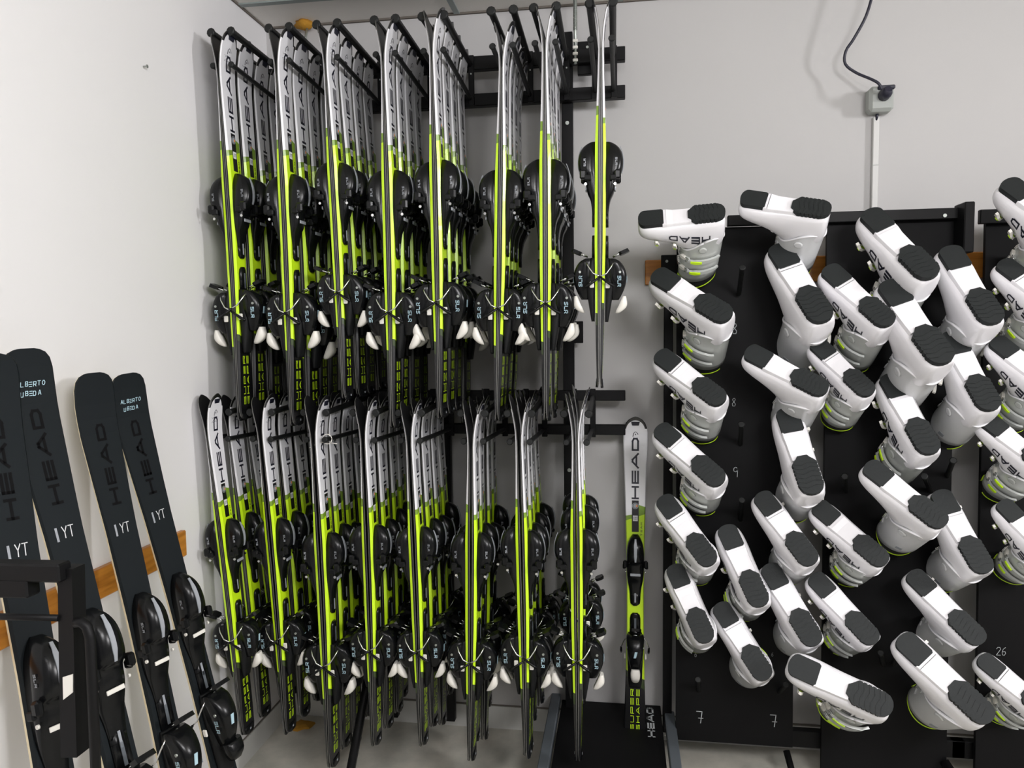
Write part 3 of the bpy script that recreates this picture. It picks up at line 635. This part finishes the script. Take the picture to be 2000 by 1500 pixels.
boots = [
 ('R', 1271, 426, 1379, 415, O+'level at the top left above the leftmost column'),
 ('L', 1472, 388, 1584, 404, I_+'level and highest on the first panel'),
 ('R', 1298, 544, 1392, 600, O+'second from top in the leftmost boot column'),
 ('L', 1530, 498, 1590, 592, I_+'steeply tilted below the highest boot of the first panel'),
 ('R', 1712, 428, 1794, 510, O+'highest on the second panel'),
 ('R', 1632, 536, 1712, 607, O+'upper left of the second panel beside its tall twin'),
 ('L', 1748, 570, 1822, 671, I_+'large one overlapping others at upper middle of second panel'),
 ('L', 1864, 502, 1924, 596, I_+'top right of the second panel before the wooden rail'),
 ('R', 1302, 702, 1384, 763, O+'beside the upper chalk 8, third in the leftmost column'),
 ('R', 1302, 848, 1382, 918, O+'beside the chalk 9, fourth in the leftmost column'),
 ('L', 1480, 694, 1580, 745, I_+'right of the two chalk 8 marks'),
 ('L', 1542, 820, 1578, 926, I_+'nearly upright, right of the chalk 9'),
 ('R', 1606, 680, 1677, 746, O+'second down at the left edge of second panel'),
 ('R', 1746, 752, 1802, 850, O+'steep in the middle of the second panel'),
 ('L', 1866, 668, 1920, 765, I_+'second down at the right edge of second panel'),
 ('R', 1306, 988, 1369, 1072, O+'fifth in the leftmost column below the chalk 9'),
 ('R', 1324, 1124, 1367, 1220, O+'lowest in the leftmost boot column'),
 ('R', 1426, 1048, 1472, 1148, O+'steep, middle of the first panel between two columns'),
 ('L', 1498, 982, 1565, 1070, I_+'right side of first panel level with the middle boot'),
 ('L', 1512, 1124, 1573, 1224, I_+'lowest at the right edge of the first panel'),
 ('L', 1416, 1199, 1477, 1293, I_+'lowest of the first panel above the chalk 7s'),
 ('L', 1714, 922, 1812, 998, I_+'large one at centre of the second panel'),
 ('L', 1846, 980, 1906, 1082, I_+'third down at the right edge of second panel'),
 ('R', 1612, 1000, 1700, 1074, O+'third down at the left edge of second panel'),
 ('R', 1604, 1141, 1683, 1225, O+'fourth down at the left edge of second panel'),
 ('L', 1798, 1136, 1888, 1224, I_+'fourth down at right side of second panel'),
 ('R', 1570, 1306, 1698, 1364, O+'lowest and flattest at the foot of second panel'),
 ('L', 1783, 1265, 1896, 1370, I_+'lowest and biggest at the right foot of second panel'),
 ('R', 1985, 368, 2085, 440, O+'topmost at the right edge of the photo, cut off'),
 ('R', 1974, 524, 2062, 590, O+'second down at the right edge of the photo'),
 ('R', 1960, 676, 2048, 745, O+'third down at the right edge of the photo'),
 ('R', 1940, 828, 2032, 898, O+'fourth down at the right edge of the photo'),
 ('R', 1972, 996, 2050, 1076, O+'fifth down at the right edge of the photo'),
 ('R', 1935, 1299, 2030, 1376, O+'lowest at the right edge, under the chalk 26'),
]
for k, a, b_, c, d, lab in boots:
    yh = -.425
    if (a, b_) in ((1748, 570), (1714, 922)): yh = -.50
    if (a, b_) in ((1570, 1306), (1783, 1265)): yh = -.56
    place_boot(k, a, b_, c, d, lab, yh)
# free pegs
for px, py, qx, qy, par in ((1450, 522, 1443, 575, br1), (1448, 828, 1446, 868, br1), (1449, 976, 1446, 1016, br1), (1363, 1327, 1365, 1352, br1), (1535, 1336, 1520, 1356, br1), (1650, 930, 1653, 960, br1), (1805, 930, 1818, 960, br1), (1720, 1275, 1726, 1300, br1), (1862, 899, 1850, 930, br1), (1752, 1277, 1745, 1300, br1)):
    base = at(qx, qy, -.17); tip = at(px, py, -.30); peg(par, base, tip, .009)
# ------------------------------------------------------------------ black skis leaning on the left wall
L1 = 1.55
PROF2 = [(0, .028), (.012, .038), (.04, .043), (.10, .046), (.35, .040), (.65, .036), (.9, .037), (1.15, .042), (1.38, .052), (1.47, .0545), (1.51, .0535), (1.53, .049), (1.542, .040), (1.548, .028), (1.55, .018)]
def make_black(names):
    root = empty('black_ski', 'x', 'ski')
    mb = MB(); ski_body(mb, PROF2, L1, M['skiblack'], M['skiblack'], M['gold'], M['gold']); sf = surf_ski(L1)
    text(mb, 'HEAD', sf, 1.21, -.012, .044, .025, .009, .0065, M['gloss'], bold=True)
    g = lambda u, v, o: (sf(v, 0, o)[0]+.0002, u, v)
    mb.add([g(-.022, 1.132, .0004), g(-.017, 1.132, .0004), g(-.017, 1.162, .0004), g(-.022, 1.162, .0004)], [(0, 1, 2, 3)], M['silver'])
    text(mb, 'YT', g, -.009, 1.136, .012, .026, .002, .002, M['cuffm'], slant=.05)
    if names:
        text(mb, 'ALBERTO', g, -.030, 1.470, .0068, .0105, .0020, .0014, M['blue'], wob=.12, slant=.15)
        text(mb, 'UBEDA', g, -.024, 1.450, .0068, .0105, .0020, .0014, M['blue'], wob=.12, slant=.15)
    mb.build('ski_body', root)
    make_bindings(root, .016, .70, .44, 1.15, True)
    return root
kA, kB = make_black(True), make_black(False)
sk = [(kB, (-32, 698), (.42, -1.62), 1.54, 'black adult ski at the far left, tip cut off by the photo edge'),
      (kA, (36, 688), (.45, -1.42), 1.55, 'tallest black adult ski with a name written on it, left of the other named one'),
      (kB, (169, 733), (.38, -1.20), 1.47, 'black adult ski with plain tip, third from the left'),
      (kA, (235, 733), (.355, -.96), 1.48, 'black adult ski with a name written on it, nearest the neon skis')]
seen = set()
for pr, tp, (bx, by), Lk, lab in sk:
    T = atx(*tp, .052); Bp = Vector((bx, by, 0)); z = (T-Bp).normalized(); Bp = T-z*L1*1.0
    if Bp.z < .004: s = (T.z-.004)/(T.z-Bp.z)
    else: s = (T.z-.004)/(T.z-Bp.z)
    Bp = T-z*L1*s
    x = Vector((.95, -.31, 0)); x = (x-z*x.dot(z)).normalized(); mw = frame(Bp, x, z.cross(x), z, s)
    if pr.name not in seen: seen.add(pr.name); kidsof(pr); pr.matrix_world = mw; pr['label'] = lab; pr['group'] = 'black skis leaning on the left wall'
    else: dup(pr, lab, 'black skis leaning on the left wall', mw)
# ------------------------------------------------------------------ black rack end in the left foreground
fr = empty('rack_frame', 'black steel rack end with arms in the lower left foreground', 'rack')
Yf = -1.72; P = lambda x, y, Y=Yf: at(x, y, Y)
def bar(px, w_, t_, name, m='black'):
    a, c = P(*px[0]), P(*px[1]); b = MB(); d = (c-a); l = d.length; q_ = d.to_track_quat('X', 'Z').to_matrix(); b.box(a.lerp(c, .5), (l, t_, w_), M[m], rot=q_, bev=.003); return b.build(name, fr)
bar(((-60, 1112), (128, 1116)), .030, .030, 'arm'); bar(((-60, 1143), (66, 1145)), .032, .030, 'arm')
b = MB(); b.tube([P(-60, 1203), P(116, 1207)], .006, M['black'], 8); b.build('peg', fr)
b = MB(); pp = [P(112, 1112), P(140, 1112), P(150, 1480), P(118, 1480)]; b.add([tuple(v) for v in pp]+[tuple(v+Vector((0, .03, 0))) for v in pp], [(0, 1, 2, 3), (4, 7, 6, 5), (0, 4, 5, 1), (1, 5, 6, 2), (2, 6, 7, 3), (3, 7, 4, 0)], M['black']); b.build('upright', fr)
b = MB(); b.tube([P(148, 1216), P(160, 1215), P(170, 1224), P(176, 1245), P(180, 1330), P(192, 1620)], .0085, M['black'], 10); b.build('bent_tube', fr)
b = MB(); pp = [P(124, 1322), P(143, 1316), P(143, 1352), P(125, 1366)]; b.add([tuple(v+Vector((0, -.002, 0))) for v in pp]+[tuple(v) for v in pp], [(0, 1, 2, 3), (0, 4, 5, 1), (1, 5, 6, 2), (2, 6, 7, 3), (3, 7, 4, 0)], M['cream']); b.build('sticker', fr)
# ------------------------------------------------------------------ services on the back wall and ceiling
sb = empty('wall_socket', 'grey surface socket box with a black plug high on the back wall', 'socket')
c = at(1718, 196, -.03)
b = MB(); b.box((c.x, -.028, c.z), (.080, .056, .085), M['box'], bev=.010); b.build('housing', sb)
b = MB(); b.tube([(c.x+.005, -.055, c.z+.008), (c.x+.005, -.085, c.z+.010), (c.x+.006, -.10, c.z+.016)], .019, M['cable'], 12, rr=[.02, .019, .012]); b.box((c.x+.012, -.058, c.z+.034), (.055, .012, .014), M['cable'], bev=.003); b.build('plug', sb)
b = MB()
cb = [(1708, -25, .09), (1692, 30, .09), (1668, 75, .08), (1652, 100, .07), (1651, 125, .065), (1672, 142, .07), (1700, 154, .09), (1716, 163, .1), (1722, 175, .098)]
pts = [at(x, y, -d_) for x, y, d_ in cb]; pts = [Vector(catmull([tuple(v) for v in pts], i/4)) for i in range((len(pts)-1)*4+1)]
pts = [pts[0]+Vector((.02, 0, max(0, H-pts[0].z-.01)))]+pts; b.tube(pts, .0048, M['cable'], 8)
tag(b.build('power_cable'), 'black power cable hanging in a curve down to the wall socket', 'cable')
b = MB(); zb = .2; b.box((c.x-.004, -.008, (c.z-.05+zb)/2), (.020, .016, c.z-.05-zb), M['trunk'], bev=.002); b.box((c.x-.004, -.0165, c.z-.215), (.020, .001, .002), M['box'])
tr_ = b.build('cable_trunking'); tag(tr_, 'thin white cable trunking running down the wall below the socket', 'trunking')
b = MB(); b.tube([(c.x-.003, -.02, c.z-.040), (c.x-.004, -.012, c.z-.062)], .005, M['cable'], 6); tag(b.build('cable_stub'), 'short black cable end between socket box and white trunking', 'cable')
rd = empty('threaded_rod', 'galvanised threaded rod fixing the ski rack to the ceiling', 'rod')
b = MB(); x_ = 1.205; b.tube([(x_, -.115, 2.50), (x_, -.115, H)], .0055, M['galv'], 8)
for i in range(38): b.tube([(x_, -.115, 2.615+i*.0035), (x_, -.115, 2.617+i*.0035)], .0072, M['galv'], 8)
b.build('rod', rd)
b = MB()
for i in range(4): b.box((x_, -.118, 2.512+i*.022), (.018, .008, .010), M['cream'], bev=.002)
b.build('strap', rd); b = MB(); b.box((x_, -.115, H-.008), (.05, .05, .014), M['black'], bev=.004); b.tube([(x_-.02, -.14, H-.02), (x_+.02, -.13, H-.012)], .006, M['black'], 6); b.build('anchor', rd)
fo = empty('foam_anchor', 'threaded strap in orange foam where the ceiling meets the wall', 'anchor')
b = MB(); q = at(594, 44, -.035); q.z = H-.006
import bmesh as _b
n = 14; rings = []
for j, (r_, dz) in enumerate(((.030, .006), (.034, -.006), (.026, -.018), (.010, -.024))):
    rings.append([(q.x+r_*math.cos(6.283*i/n)*(1+.25*math.sin(i*2.7+j)), q.y+.8*r_*math.sin(6.283*i/n)*(1+.2*math.sin(i*1.9)), q.z+dz) for i in range(n)])
b.loft(rings, M['foam']); b.build('foam', fo)
b = MB(); b.tube([(q.x+.012, q.y, H-.02), (q.x+.006, q.y-.02, H-.10)], .005, M['galv'], 8); b.build('strap', fo)

p = CP+ray(590, 1418)*(-CP.z/ray(590, 1418).z)
b = MB(); b.loft([[(p.x+r_*1.1*math.cos(6.283*i/12)*(1+.3*math.sin(i*2.3)), p.y+r_*math.sin(6.283*i/12)*(1+.25*math.sin(i*1.7)), z_) for i in range(12)] for r_, z_ in ((.040, .001), (.036, .008), (.018, .013))], M['foam'], smooth=False)
tag(b.build('foam_scrap'), 'scrap of orange foam lying on the floor below the lower skis', 'foam')
